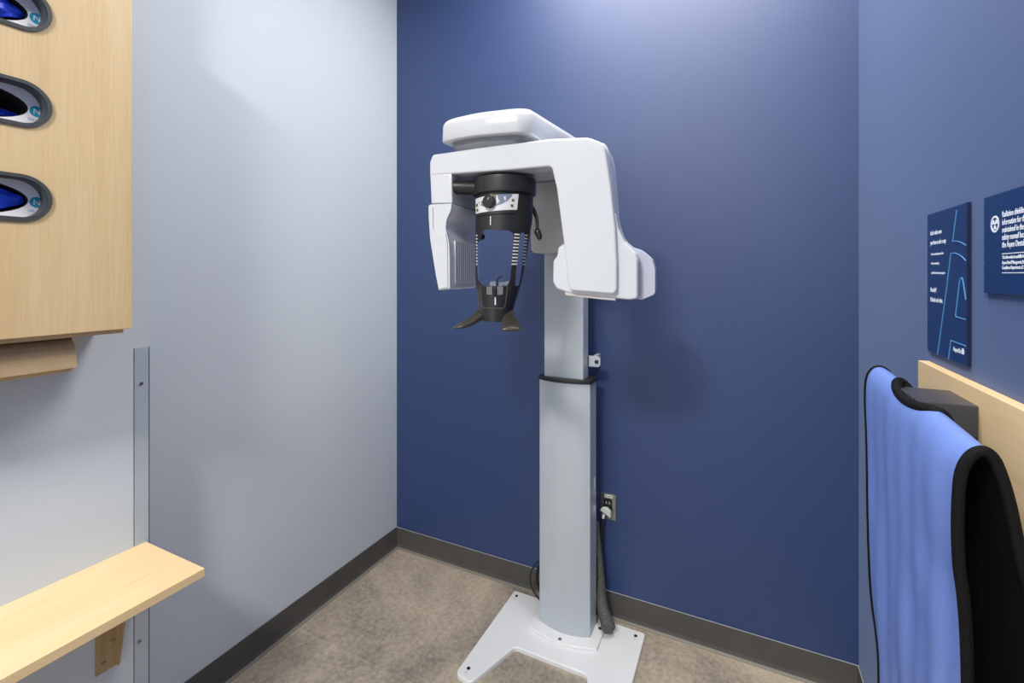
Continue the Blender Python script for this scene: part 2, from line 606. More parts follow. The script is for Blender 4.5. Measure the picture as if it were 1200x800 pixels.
foot = obj('column_foot', zprism(bow(0.842, 1.124, -0.225, -0.098, 0.034), 0.014, 0.028, 0.004), M['base'], mc)
for p in ((0.985, -0.243), (1.107, -0.125)):
    screw('bolt', (p[0], p[1], 0.0275), (0, 0, 1), 0.007, foot, M['steel'], M['darksteel'])


def col_pts(x0, x1, yside, yback, depth, r):
    p = bow(x0, x1, yside, yback, depth)
    rr = [0] * len(p)
    rr[0] = rr[18] = r; rr[-1] = rr[-2] = r
    return fillet(p, rr, 4)


obj('lower_column', zprism(col_pts(0.877, 1.086, -0.186, -0.1, 0.026, 0.006), 0.027, 0.992, 0.002, 2), M['white2'], mc)
obj('column_collar', zprism(col_pts(0.873, 1.091, -0.188, -0.098, 0.028, 0.008), 0.99, 1.004, 0.003, 2), M['black'], mc)
obj('upper_column', zprism(fillet([(0.895, -0.182), (1.057, -0.182), (1.057, -0.112), (0.895, -0.112)], 0.006), 1.0, 1.80, 0.002, 2), M['white2'], mc)
# small marks on the right flank of the column
obj('flank_sticker', bbox(1.0855, 1.0868, -0.135, -0.115, 0.565, 0.61), M['mark'], mc, smooth=0)
obj('flank_sticker', bbox(1.0855, 1.0868, -0.132, -0.12, 0.48, 0.50), M['mark'], mc, smooth=0)
# wall bracket tab
tabp = fillet([(1.056, 1.045), (1.100, 1.045), (1.108, 1.053), (1.108, 1.079), (1.100, 1.087), (1.056, 1.087)], 0.002, 3)
tab = obj('wall_bracket', merge([prism(B(), [(p[0], -0.125, p[1]) for p in tabp], (0, 0.004, 0), 0.0006, 1),
                                 bbox(1.0575, 1.062, -0.125, -0.115, 1.045, 1.087), bbox(1.06, 1.075, -0.122, 0.0, 1.055, 1.077)]), M['white2'], mc)
screw('bolt', (1.094, -0.1255, 1.066), (0, -1, 0), 0.008, tab, M['darksteel'], M['black'], 0.006)

# carriage and overhead support arm
obj('carriage', prism(B(), [(p[0], -0.262, p[1]) for p in fillet([(0.872, 1.488), (1.075, 1.488), (1.075, 1.79), (0.872, 1.79)], 0.022)], (0, 0.165, 0), 0.006), M['warm'], mc)
obj('carriage_seam', bbox(0.8745, 1.0725, -0.2627, -0.25, 1.7485, 1.7515), M['pgrey2'], mc, smooth=0)
# arm cover: rounded plan, crowned top, from the column forward over the rotation axis
YF, YB = -0.800, -0.10
AX0, AX1 = 0.823, 1.093


def arm_ring(inset, z, drop=0.0):
    pl = fillet([(AX0 + inset, YB - inset), (AX0 + inset, YF + 0.004 + inset), (AX0 + 0.11, YF - 0.012 + inset), (AX1 - inset, YF + 0.022 + inset), (AX1 - inset, YB - inset)],
                [0.02, 0.026, 0.3, 0.042, 0.02], 8)
    out = []
    for p in pl:
        # the top rises slowly towards the column
        t = (p.y - YF) / (YB - YF)
        out.append((p.x, p.y, z + (0.052 * math.sin(min(1, t * 1.5) * PI / 2) if drop else 0.0)))
    return out


rings = [arm_ring(0.008, 1.7855), arm_ring(0.002, 1.786), arm_ring(0.0, 1.789), arm_ring(0.001, 1.828, 1), arm_ring(0.0035, 1.837, 1), arm_ring(0.0075, 1.843, 1),
         arm_ring(0.013, 1.847, 1), arm_ring(0.022, 1.851, 1), arm_ring(0.036, 1.855, 1), arm_ring(0.054, 1.859, 1), arm_ring(0.074, 1.862, 1), arm_ring(0.092, 1.864, 1)]
obj('overhead_arm', loft(B(), rings), M['white'], mc, smooth=60, wn=False)
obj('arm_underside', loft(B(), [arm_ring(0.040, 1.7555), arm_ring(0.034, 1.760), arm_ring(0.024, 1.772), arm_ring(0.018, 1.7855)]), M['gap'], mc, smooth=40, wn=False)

# rotating unit: local frame u (towards tube head), v (away from camera), w up
LAT, DEP = -0.0227, 1.38
AXIS = CAM + CR * LAT + CF * DEP
AXIS.z = 0
U = (CR * 0.945 - CF * 0.327).normalized()
V = (CR * 0.327 + CF * 0.945).normalized()
UP = Vector((0, 0, 1))


def uw(px, v):
    """photo outline -> (u, w) on the unit's own plane v"""
    p = on_plane(px[0], px[1], AXIS + V * v, V)
    return Vector(((p - AXIS).dot(U), p.z))


def place(p, v):
    return AXIS + U * p[0] + V * v + UP * p[1]


def slab(poly, v0, v1, bv, seg=3, bvb=None):
    return prism(B(), [place(p, v0) for p in poly], V * (v1 - v0), bv, seg, True, bvb)


VF = -0.092
# front cover: the beam and the right arm in one piece
beam_l = [(503.2, 205.4), (503.2, 190), (506.5, 181), (560, 173), (646, 162.2), (690, 160.6)]
arm_r = [(708.5, 168), (716, 220), (721.2, 268), (723.0, 308), (723.0, 345)]
arm_in = [(668, 340.5), (665, 330), (661.5, 292), (652, 220), (646, 194.5), (590, 199.5)]
P_front = [uw(p, VF) for p in beam_l + arm_r + arm_in]
front = fillet(P_front, [0.0, 0.006, 0.012, 0.2, 0.3, 0.05, 0.03, 0.1, 0.2, 0.2, 0.014, 0.01, 0.05, 0.2, 0.15, 0.012, 0.1])
obj('gantry_cover', slab(front, VF, -0.028, 0.010, 4, 0.002), M['white'], mc)

# rear shell of the gantry: same beam, flank flares out over the tube head
flank = [(716, 176), (721, 197), (726.5, 262), (733, 281), (745, 292), (757, 296), (766, 304), (769.5, 316), (769.5, 343), (755, 349)]
low = [(664, 340), (661.5, 292), (652, 220), (646, 194.5), (590, 199.5)]
P_shell = [uw(p, VF) for p in beam_l[:-1]] + [uw((684, 163.5), VF)] + [uw(p, 0.085) for p in flank] + [uw(p, VF) + Vector((0.004, 0.002)) for p in low]
shell = fillet(P_shell, [0, 0.006, 0.012, 0.2, 0.3, 0.05, 0.03, 0.1, 0.08, 0.05, 0.05, 0.05, 0.02, 0.03, 0.012, 0.01, 0.01, 0.1, 0.2, 0.012, 0.1])
obj('gantry_shell', slab(shell, -0.0265, 0.095, 0.002, 3, 0.012), M['shell'], mc)

# tube head housing, wider than the arm at its foot
tube_pts = [(666, 342.5), (654, 338), (649.5, 330), (650, 306), (654.5, 300), (656, 290), (661, 286.5), (700, 270), (720.5, 240), (725.5, 268), (733, 284), (746.5, 297), (748, 304), (748, 349.5), (738, 351)]
PT = [uw(p, -0.055) for p in tube_pts]
tubeh = fillet(PT, [0.03, 0.012, 0.012, 0.012, 0.01, 0.006, 0.006, 0.0, 0.02, 0.05, 0.04, 0.012, 0.01, 0.008, 0.01])
obj('tube_head', slab(tubeh, -0.074, -0.024, 0.012, 4, 0.002), M['white'], mc)
obj('tube_head_foot', slab([uw(p, -0.05) for p in [(664, 338), (664, 345.5), (707, 350.5), (720, 351.5), (722, 352.3), (724, 343)]], -0.07, 0.0, 0.002, 2), M['warm'], mc)

# detector side
neck = [(503.6, 204.0), (528.8, 203), (529.6, 237.6), (505, 238.2)]
PN = [uw(p, VF) for p in neck]
obj('detector_neck', slab(PN, VF + 0.001, 0.105, 0.004, 3), M['white'], mc)
det = [(502.4, 242), (504, 239.6), (530, 238.2), (529.4, 246), (524, 258), (523, 268), (527, 284), (527.8, 300), (528, 338.2), (514.6, 340), (511, 322), (504.4, 280), (502.8, 256)]
PD = [uw(p, VF) for p in det]
detp = fillet(PD, [0.003, 0.003, 0.003, 0.03, 0.03, 0.03, 0.04, 0.1, 0.003, 0.003, 0.1, 0.1, 0.1])
dh = obj('detector_housing', slab(detp, VF, 0.115, 0.003, 3), M['pgrey'], mc)
# white face plate of the detector, with the stepped upper bulge
obj('detector_face', slab(detp, VF - 0.004, VF + 0.006, 0.003, 2), M['white'], mc)
st = [(503.5, 243), (508.5, 241), (509, 268), (511.5, 272.5), (523.2, 272.5), (525.5, 284), (526.3, 337), (515.5, 338.5), (511.8, 321), (505.4, 280)]
obj('detector_step', slab(fillet([uw(p, VF) for p in st], 0.006), VF - 0.008, VF, 0.003, 2), M['white'], mc)
# ventilation grid on the inner flank
uin = max(uw((527.9, 300), VF).x, uw((528, 330), VF).x)


def flank_pt(px):
    """photo pixel -> (v, w) on the detector's inner flank plane u = uin"""
    p = on_plane(px[0], px[1], AXIS + U * uin, U)
    return (p - AXIS).dot(V), p.z


v0, w1 = flank_pt((533.5, 282.5)); v1, _ = flank_pt((556, 284)); _, w0 = flank_pt((534, 332.5))
fr = B()


def ubox(bm, u0, u1, va, vb, wa, wb):
    vs = [bm.verts.new(place((u, w), v)) for w in (wa, wb) for v in (va, vb) for u in (u0, u1)]
    for q in ((0, 1, 3, 2), (4, 6, 7, 5), (0, 4, 5, 1), (2, 3, 7, 6), (0, 2, 6, 4), (1, 5, 7, 3)):
        bm.faces.new([vs[i] for i in q])
    return bm


vg = obj('vent_grille', ubox(B(), uin - 0.004, uin + 0.0005, v0, v1, w0, w1), M['pgrey2'], dh, smooth=0)
bars = B()
NV, NW = 13, 22
for i in range(NV + 1):
    v = v0 + (v1 - v0) * i / NV
    wdt = 0.0022 if i in (0, NV, 6) else 0.0007
    ubox(bars, uin + 0.0003, uin + 0.0016, v - wdt, v + wdt, w0, w1)
for k in range(NW + 1):
    w = w0 + (w1 - w0) * k / NW
    ubox(bars, uin + 0.0003, uin + 0.0014, v0, v1, w - 0.0008, w + 0.0008)
obj('grille_bars', bars, M['pgrey'], dh, smooth=0)

# patient positioning unit on the rotation axis. Local frame: l = camera-right, d = away from camera
LAX = AXIS.copy()


def loc(l, d, z):
    return LAX + CR * l + CF * d + UP * z


def zpx(y, dep=1.38):
    return CAM.z + (PY - y) * dep / FPX


def lpx(x, dep=1.38):
    return (x - PX) / FPX * dep - LAT


def cyl(r0, r1, z0, z1, seg=64, bv=0.003):
    pts = [loc(r1 * math.cos(2 * PI * k / seg), r1 * math.sin(2 * PI * k / seg), z1) for k in range(seg)]
    bot = [loc(r0 * math.cos(2 * PI * k / seg), r0 * math.sin(2 * PI * k / seg), z0) for k in range(seg)]
    bm = B()
    a = [bm.verts.new(p) for p in pts]; b = [bm.verts.new(p) for p in bot]
    fa = bm.faces.new(a); fb = bm.faces.new(b)
    for k in range(seg):
        bm.faces.new((a[k], a[(k + 1) % seg], b[(k + 1) % seg], b[k]))
    bmesh.ops.recalc_face_normals(bm, faces=bm.faces[:])
    eb = list(fb.edges)
    bevel(bm, list(fa.edges), bv, 2); bevel(bm, [e for e in eb if e.is_valid], bv, 2)
    return bm


obj('head_unit_ring', cyl(0.0935, 0.0945, zpx(230), 1.684, 72, 0.004), M['blackg'], mc)
# tapering basket frame
prof = [(226, 557.0, 624.6, 0.085), (236, 557.0, 625.0, 0.085), (262, 557.0, 623.5, 0.084), (276, 557, 621, 0.083), (290, 557, 619, 0.081), (315, 557, 615, 0.077), (330, 557.6, 612, 0.074),
        (345, 559, 607.5, 0.069), (358, 561, 603.5, 0.064), (368, 563, 600.5, 0.058), (374, 566, 597, 0.050)]
SEG = 72


def basket_ring(y, xl, xr, rd, ins=0.0):
    lc = (lpx(xl) + lpx(xr)) / 2
    rl = (lpx(xr) - lpx(xl)) / 2 - ins
    fc = -0.085 + rd + 0.004      # keep the front nearly upright, the rear leans forward
    return [loc(lc + rl * math.cos(2 * PI * k / SEG), fc + (rd - ins) * math.sin(2 * PI * k / SEG), zpx(y)) for k in range(SEG)]


bk = B()
outer = [basket_ring(*p) for p in prof]
inner = [basket_ring(p[0], p[1], p[2], p[3], 0.007) for p in prof[1:-1]]
loft(bk, outer, cap=True)
bk_o = obj('positioning_frame', bk, M['blackg'], mc)
hollow = B()
hz = [(268, 557, 622, 0.0835)] + [p for p in prof if 272 < p[0] < 360]
loft(hollow, [basket_ring(p[0], p[1], p[2], p[3], 0.0075) for p in hz])


def px_cut(pts, r=0.006, depth=0.3):
    q = fillet([(lpx(x), zpx(y)) for x, y in pts], r)
    # a window cut straight through, following the sight line so both sides stay open
    a = [loc(p.x, 0, p.y) for p in q]
    bm = B()
    f = [bm.verts.new(p + (p - CAM) * (-0.2)) for p in a]
    b = [bm.verts.new(p + (p - CAM) * 0.2) for p in a]
    bm.faces.new(f); bm.faces.new(b)
    for i in range(len(f)):
        j = (i + 1) % len(f)
        bm.faces.new((f[i], f[j], b[j], b[i]))
    return bm


main_win = px_cut([(567.5, 269), (596, 270), (601.5, 273.5), (602.2, 280), (598, 328), (594, 335.2), (566, 335), (560.2, 328), (558.4, 300), (559.5, 284), (563, 281)], [0.006, 0.01, 0.01, 0.02, 0.02, 0.012, 0.01, 0.02, 0.02, 0.01, 0.008])
side_win = px_cut([(610, 272.5), (614.5, 272.5), (614.8, 282), (610.5, 322), (608, 335), (603.4, 335), (604.2, 322), (608.4, 282)], 0.007)
boolean(bk_o, [hollow, main_win, side_win])

# white alignment ticks on the temple supports, following the basket's outer surface


def basket_at(y):
    for a, b in zip(prof, prof[1:]):
        if a[0] <= y <= b[0]:
            t = (y - a[0]) / (b[0] - a[0])
            return [a[i] + (b[i] - a[i]) * t for i in range(4)]


def on_basket(px, y, out=0.0006):
    """surface point of the basket front seen at pixel column px, height y"""
    _, xl, xr, rd = basket_at(y)
    lc = (lpx(xl) + lpx(xr)) / 2; rl = (lpx(xr) - lpx(xl)) / 2 + out
    fc = -0.085 + rd + 0.004
    l = lpx(px); d = 0
    for _ in range(6):
        s = max(-1, min(1, (l - lc) / rl))
        d = fc - (rd + out) * math.sqrt(max(0, 1 - s * s))
        l = (px - PX) / FPX * (1.38 + d) - LAT
    return loc(l, d, CAM.z + (PY - y) * (1.38 + d) / FPX if False else zpx(y))


def tick(bm, xa, xb, y, hgt=0.9):
    n = 4
    top = [on_basket(xa + (xb - xa) * k / n, y - hgt) for k in range(n + 1)]
    bot = [on_basket(xa + (xb - xa) * k / n, y + hgt) for k in range(n + 1)]
    tv = [bm.verts.new(p) for p in top]; bv_ = [bm.verts.new(p) for p in bot]
    for k in range(n):
        bm.faces.new((tv[k], tv[k + 1], bv_[k + 1], bv_[k]))


for k in range(10):
    t = k / 9
    y = 277 + 33 * t
    ta = B(); tick(ta, 602.8 - 3.3 * t, 609.0 - 3.0 * t, y, 0.8)
    obj('scale_mark', ta, M['mark'], bk_o, smooth=0)
    tb = B(); tick(tb, 615.0 - 2.6 * t, 618.6 - 3.0 * t, y, 0.8)
    obj('scale_mark', tb, M['mark'], bk_o, smooth=0)
    if k % 1 == 0:
        tc_ = B(); tick(tc_, 557.7, 559.4, y, 0.7)
        obj('scale_mark', tc_, M['mark'], bk_o, smooth=0)

# hood over the control panel, panel, dial and keys


def wrap_patch(pts, out, sub=10, thick=0.0012):
    """pixel quad (tl,tr,br,bl) wrapped on the basket"""
    tl, tr, br, bl = pts
    bm = B()
    g = []
    for j in range(7):
        v = j / 6
        row = []
        for i in range(sub + 1):
            u = i / sub
            x = (tl[0] * (1 - u) + tr[0] * u) * (1 - v) + (bl[0] * (1 - u) + br[0] * u) * v
            y = (tl[1] * (1 - u) + tr[1] * u) * (1 - v) + (bl[1] * (1 - u) + br[1] * u) * v
            row.append((on_basket(x, y, out), on_basket(x, y, out - thick)))
        g.append(row)
    fo = [[bm.verts.new(c[0]) for c in r] for r in g]
    fi = [[bm.verts.new(c[1]) for c in r] for r in g]
    for j in range(6):
        for i in range(sub):
            bm.faces.new((fo[j][i], fo[j][i + 1], fo[j + 1][i + 1], fo[j + 1][i]))
            bm.faces.new((fi[j][i], fi[j + 1][i], fi[j + 1][i + 1], fi[j][i + 1]))
    for i in range(sub):
        bm.faces.new((fo[0][i], fi[0][i], fi[0][i + 1], fo[0][i + 1]))
        bm.faces.new((fo[6][i], fo[6][i + 1], fi[6][i + 1], fi[6][i]))
    for j in range(6):
        bm.faces.new((fo[j][0], fo[j + 1][0], fi[j + 1][0], fi[j][0]))
        bm.faces.new((fo[j][sub], fi[j][sub], fi[j + 1][sub], fo[j + 1][sub]))
    return bm


pan = obj('control_panel', wrap_patch([(557.2, 234.8), (607.8, 232.2), (606.0, 249.8), (557.6, 252.4)], 0.0022), M['panel'], mc)
obj('panel_hood', wrap_patch([(557.3, 252.4), (606, 250.2), (604, 253.6), (558, 255.4)], 0.004), M['blackg'], pan)


def wrap_poly(pts, out):
    bm = B()
    bm.faces.new([bm.verts.new(on_basket(x, y, out)) for x, y in pts])
    return bm


sw = B()
top = [(560.0, 239.6), (566, 239.0), (572, 236), (578, 233.9), (586, 233.2), (594, 232.9), (600.4, 232.7)]
bot = [(562.5, 243.0), (566.5, 245.6), (573, 246.5), (580, 246.2), (588, 244.0), (595.5, 240.0), (600.2, 234.8)]
tv = [sw.verts.new(on_basket(x, y, 0.0027)) for x, y in top]; bv_ = [sw.verts.new(on_basket(x, y, 0.0027)) for x, y in bot]
for i in range(6):
    sw.faces.new((tv[i], tv[i + 1], bv_[i + 1], bv_[i]))
obj('panel_print', sw, M['panelb'], pan, smooth=0)
arc = B()
aa = [on_basket(574.8 + 8.3 * math.cos(t), 241.3 - 8.3 * math.sin(t), 0.003) for t in [math.radians(q) for q in (35, 50, 65, 80, 95)]]
tube(arc, aa, 0.0014, 6)
obj('dial_scale', arc, M['yellow'], pan)
for (x, y) in ((558.7, 242.4), (559.2, 248.2), (601.1, 239.6), (600.0, 245.6)):
    kb = B(); w = 0.9 if x < 570 else 1.6
    prism(kb, [on_basket(x - w, y - 1.5, 0.0024), on_basket(x + w, y - 1.5, 0.0024), on_basket(x + w, y + 1.5, 0.0024), on_basket(x - w, y + 1.5, 0.0024)], -CF * 0.0012)
    kp = obj('key', kb, M['yellow'], pan, smooth=0)
    kk = wrap_poly([(x - w * .5, y - .8), (x + w * .5, y - .8), (x + w * .5, y + .8), (x - w * .5, y + .8)], 0.0042)
    obj('key_print', kk, M['black'], kp, smooth=0)
kc = on_basket(574.8, 241.3, 0.001)
kax = (kc - loc((lpx(557) + lpx(625)) / 2, 0.0, kc.z)).normalized()
dl = obj('dial', disc(B(), kc, kax, 0.0178, 0.017, 32, 0.003, 3), M['black'], pan)
pt = kc + kax * 0.0172
pq = B()
e1 = UP; e2 = kax.cross(e1)
prism(pq, [pt + e1 * 0.010 - e2 * 0.006, pt + e1 * 0.003 - e2 * 0.0005, pt + e1 * 0.0045 + e2 * 0.0015, pt + e1 * 0.0115 - e2 * 0.003], kax * 0.0006)
obj('dial_pointer', pq, M['steel'], pan, smooth=0)
cl = B(); tick_pts = [(574.2, 257.0), (575.2, 257.0), (575.2, 266.8), (574.2, 266.8)]
prism(cl, [on_basket(x, y, 0.0004) for x, y in tick_pts], -CF * 0.0005)
obj('scale_mark', cl, M['mark'], bk_o, smooth=0)
obj('frame_seam', tube(B(), [on_basket(x, 261.2, -0.0003) for x in (580, 586, 592, 598, 604, 610, 615)], 0.0007, 6), M['black'], bk_o)

# front recess of the chin section, on the basket's own curved front
def seg_pts(pts, n=6):
    out = []
    for (x0, y0), (x1, y1) in zip(pts, pts[1:]):
        out += [(x0 + (x1 - x0) * k / n, y0 + (y1 - y0) * k / n) for k in range(n)]
    return out + [pts[-1]]


rim = B()
tube(rim, [on_basket(x, y, 0.0004) for x, y in seg_pts([(563.2, 334), (564.2, 352), (564.8, 356), (566.5, 358), (571, 358.6), (588, 359), (591, 358), (592.2, 355.5), (593.0, 350), (594.8, 334)], 4)], 0.0016, 8)
obj('recess_rim', rim, M['rim'], mc)
chin = obj('chin_rest', wrap_patch([(564.4, 334.5), (594.0, 334.5), (591.2, 358), (566.0, 357.5)], 0.0012), M['black'], mc)
obj('centre_line', prism(B(), [on_basket(x, y, 0.0018) for x, y in [(579.7, 346.4), (581.1, 346.4), (581.1, 355.0), (579.7, 355.0)]], -CF * 0.0006), M['mark'], chin, smooth=0)
for (x0, x1, y0, y1, d) in ((570.3, 577, 335.5, 345.5, -0.084), (582.5, 589.5, 335.5, 345.5, -0.084), (574, 581, 329.5, 338.5, -0.066), (582.5, 589, 330.5, 340, -0.07), (588.5, 597, 329.5, 336, -0.055)):
    dp = 1.38 + d
    q = fillet([(lpx(x0, dp), zpx(y0, dp)), (lpx(x1, dp), zpx(y0, dp)), (lpx(x1, dp), zpx(y1, dp)), (lpx(x0, dp), zpx(y1, dp))], 0.002, 3)
    obj('bite_guide', prism(B(), [loc(p.x, d, p.y) for p in q], CF * 0.010, 0.001, 2), M['clear'], chin, label='clear acrylic bite guide block')
dp = 1.31
hookp = catmull([loc(lpx(x, dp), -0.072, zpx(y, dp)) for x, y in ((579.5, 347), (580.5, 340), (582.5, 334), (583, 328), (585.2, 324.8), (589.5, 324.3))], 6)
obj('bite_hook', tube(B(), hookp, [0.0032 - 0.0012 * i / (len(hookp) - 1) for i in range(len(hookp))], 8), M['black'], chin)
stub = prism(B(), [loc(lpx(x, 1.29), -0.092, zpx(y, 1.29)) for x, y in ((577.8, 338), (580.6, 338), (580.6, 346.5), (577.8, 346.5))], CF * 0.012)
obj('bite_post', stub, M['black'], chin, smooth=0)

# side lever with bulb and a black bar standing in for a dark slot
lv = catmull([loc(lpx(621), 0.02, zpx(238)), loc(lpx(626.5), 0.02, zpx(247)), loc(lpx(629.5), 0.015, zpx(257)), loc(lpx(630), 0.01, zpx(268))], 6)
lever = obj('side_lever', tube(B(), lv, [0.007 - 0.0028 * i / (len(lv) - 1) for i in range(len(lv))], 10), M['black'], mc)
bl = catmull([loc(lpx(629.5), 0.01, zpx(267)), loc(lpx(630.4), 0.006, zpx(272)), loc(lpx(632), 0.004, zpx(277)), loc(lpx(631.6), 0.002, zpx(281))], 5)
obj('lever_tip', tube(B(), bl, [0.004, 0.006, 0.0085, 0.0095, 0.0098, 0.0098, 0.0096, 0.0094, 0.009, 0.0088, 0.0084, 0.008, 0.0072, 0.006, 0.004, 0.002][:len(bl)], 14), M['blackg'], lever)
hb = [loc(lpx(x, 1.36), -0.02, zpx(219.3 + (x - 527) * 0.03, 1.36)) for x in (528, 532, 545, 562)]
obj('slot_bar', tube(B(), hb, [0.014, 0.0205, 0.0205, 0.0205], 18), M['black'], mc)
obj('temple_knob', disc(B(), loc(lpx(561.5, 1.36), -0.02, zpx(277, 1.36)), CF + CR * 0.5, 0.0095, 0.02, 20, 0.003), M['blackg'], mc)


# the two splayed hand grips under the chin section
def grip(stations):
    """stations: (px, py, depth offset, half width px, half height px, roll)"""
    rings = []
    P = []
    for s in stations:
        dp = 1.38 + s[2]
        P.append(loc(lpx(s[0], dp), s[2], zpx(s[1], dp)))
    n = len(P)
    for i in range(n):
        T = (P[min(i + 1, n - 1)] - P[max(i - 1, 0)]).normalized()
        W = T.cross(UP).normalized()
        H = W.cross(T).normalized()
        a = stations[i][3] * 1.38 / FPX; b = stations[i][4] * 1.38 / FPX
        rings.append([P[i] + W * math.cos(2 * PI * k / 24) * a + H * math.sin(2 * PI * k / 24) * b for k in range(24)])
    # smooth along the length
    out = []
    for k in range(24):
        out.append(catmull([r[k] for r in rings], 5))
    rr = [[out[k][i] for k in range(24)] for i in range(len(out[0]))]
    return loft(B(), rr)


g1 = grip([(576, 362, 0.0, 9, 8), (568, 365.5, -0.02, 9, 7.5), (560, 371, -0.035, 8, 5.5), (551, 377, -0.045, 8.5, 4.6), (541, 381.2, -0.055, 9, 3.4), (534, 383, -0.06, 7, 1.8), (531.5, 383.4, -0.062, 3.5, 0.7)])
obj('hand_grip', g1, M['bronze'], mc, smooth=60, wn=False)
g2 = grip([(590, 361, -0.01, 10, 8), (594, 366.5, -0.035, 9, 7.5), (596, 372, -0.06, 8.5, 6), (598, 378, -0.085, 9.6, 5), (599, 383, -0.11, 10.6, 4.2), (599.5, 385.5, -0.125, 10.6, 2.6), (599.6, 386.3, -0.13, 8, 1.2)])
obj('hand_grip', g2, M['bronze'], mc, smooth=60, wn=False)

# ------------------------------------------------------------------ outlet, plug and cables
ot = empty('wall_outlet', (1.108, 0, 0.45), 'steel wall outlet with a plug in it right of the white column', 'outlet')
pl = [(1.076, 0.397), (1.140, 0.397), (1.140, 0.503), (1.076, 0.503)]
obj('cover_plate', prism(B(), [(x, -0.006, z) for x, z in fillet(pl, 0.002, 3)], (0, 0.006, 0), 0.003, 2, False), M['steel'], ot)
rc = obj('receptacle', prism(B(), [(x, -0.0085, z) for x, z in fillet([(1.091, 0.412), (1.125, 0.412), (1.125, 0.485), (1.091, 0.485)], 0.008)], (0, 0.004, 0), 0.001, 1, False), M['darksteel'], ot)
obj('slot', merge([bbox(1.1005, 1.1025, -0.009, -0.008, 0.462, 0.472), bbox(1.113, 1.1155, -0.009, -0.008, 0.462, 0.472)]), M['mark'], rc, smooth=0)
obj('outlet_label', bbox(1.094, 1.126, -0.0068, -0.0055, 0.487, 0.499), M['mark'], ot, smooth=0)
obj('label_print', merge([bbox(1.097, 1.104, -0.0071, -0.0066, 0.491, 0.495), bbox(1.106, 1.112, -0.0071, -0.0066, 0.491, 0.495), bbox(1.114, 1.122, -0.0071, -0.0066, 0.491, 0.495)]), M['darksteel'], ot, smooth=0)

pc = empty('power_cord', (1.10, -0.03, 0.02), 'black power cord with pale half-round plug hanging from the wall outlet', 'power cord')
# plug: a half disc standing off the wall
hd = []
for k in range(15):
    a = PI * k / 14
    x, z = 0.024 * math.cos(a), 0.022 * math.sin(a)
    ca, sa = math.cos(-0.5), math.sin(-0.5)
    hd.append((1.104 + x * ca - z * sa, -0.04, 0.433 + x * sa + z * ca))
plug = obj('plug', prism(B(), hd, (0, 0.022, 0), 0.003, 2), M['plug'], pc)
obj('plug_back', prism(B(), [(1.106 + 0.8 * (p[0] - 1.104), -0.018, 0.435 + 0.8 * (p[2] - 0.433)) for p in hd], (0, 0.0095, 0), 0.0, 1), M['black'], plug)
cpts = catmull([(1.097, -0.03, 0.429), (1.093, -0.032, 0.40), (1.091, -0.036, 0.36), (1.090, -0.042, 0.31), (1.088, -0.035, 0.27), (1.082, -0.03, 0.2), (1.08, -0.03, 0.13)], 6)
obj('cord', tube(B(), cpts, 0.0042, 10), M['cord'], pc)
obj('strain_relief', tube(B(), cpts[:5], [0.0062, 0.006, 0.0056, 0.0052, 0.0048], 10), M['pgrey'], pc)

cb = empty('cable_bundle', (1.10, -0.09, 0.017), 'thick black braided cable loop hanging behind the column onto its white base', 'cable')
bpts = catmull([(1.070, -0.058, 0.40), (1.080, -0.062, 0.31), (1.090, -0.068, 0.22), (1.098, -0.08, 0.14), (1.112, -0.10, 0.088), (1.136, -0.125, 0.058), (1.150, -0.146, 0.045)], 8)
nb = len(bpts)
obj('braided_sleeve', tube(B(), bpts, [0.014 + 0.013 * min(1, (i / (nb * 0.85)) ** 1.5) if i < nb - 6 else [0.0272, 0.0268, 0.0255, 0.022, 0.016, 0.006][i - (nb - 6)] for i in range(nb)], 20), M['braid'], cb)
for off in (-0.012, 0.0):  # two loose leads behind the sleeve
    q = catmull([(1.080 + off, -0.092, 0.27), (1.083 + off, -0.088, 0.18), (1.086 + off * .5, -0.086, 0.1), (1.088 + off, -0.082, 0.05)], 6)
    obj('cable', tube(B(), q, 0.0065, 10), M['cord'], cb)
lp = empty('cable_loop', (0.80, -0.07, 0.017), 'thin black cable loop bulging out left behind the white column', 'cable')
q = catmull([(0.90, -0.075, 0.17), (0.845, -0.075, 0.196), (0.806, -0.075, 0.16), (0.788, -0.075, 0.11), (0.80, -0.075, 0.058), (0.84, -0.08, 0.026), (0.90, -0.088, 0.0195)], 8)
obj('cable', tube(B(), q, 0.0034, 8), M['cord'], lp)
q = catmull([(0.87, -0.07, 0.20), (0.832, -0.07, 0.17), (0.818, -0.07, 0.125), (0.826, -0.07, 0.075), (0.86, -0.08, 0.035)], 8)
obj('cable', tube(B(), q, 0.006, 8), M['cord'], lp)

# ------------------------------------------------------------------ left partition: corner guard, shelf, cabinet, towels
cg = empty('corner_guard', (LW, PE, 0.10), 'galvanised metal corner guard on the end of the grey partition wall', 'corner guard')
gz0, gz1 = 0.1025, 1.206
gm = B()
gprof = [(0.0, PE + 0.0015), (LW + 0.0015, PE + 0.0015), (LW + 0.0015, PE - 0.0335), (LW, PE - 0.0335), (LW, PE), (0.0, PE)]
obj('angle_strip', zprism(gprof, gz0, gz1), M['galv'], cg, smooth=0)
obj('strip_edge', merge([bbox(LW, LW + 0.0012, PE - 0.0345, PE - 0.0333, gz0, gz1), bbox(LW + 0.0002, LW + 0.002, PE + 0.0005, PE + 0.0022, gz0, gz1)]), M['darksteel'], cg, smooth=0)
for (y, z) in ((-1.208, 1.108), (-1.212, 0.406)):
    screw('screw', (LW + 0.0014, y, z), (1, 0, 0), 0.0048, cg, M['steel'], M['darksteel'])

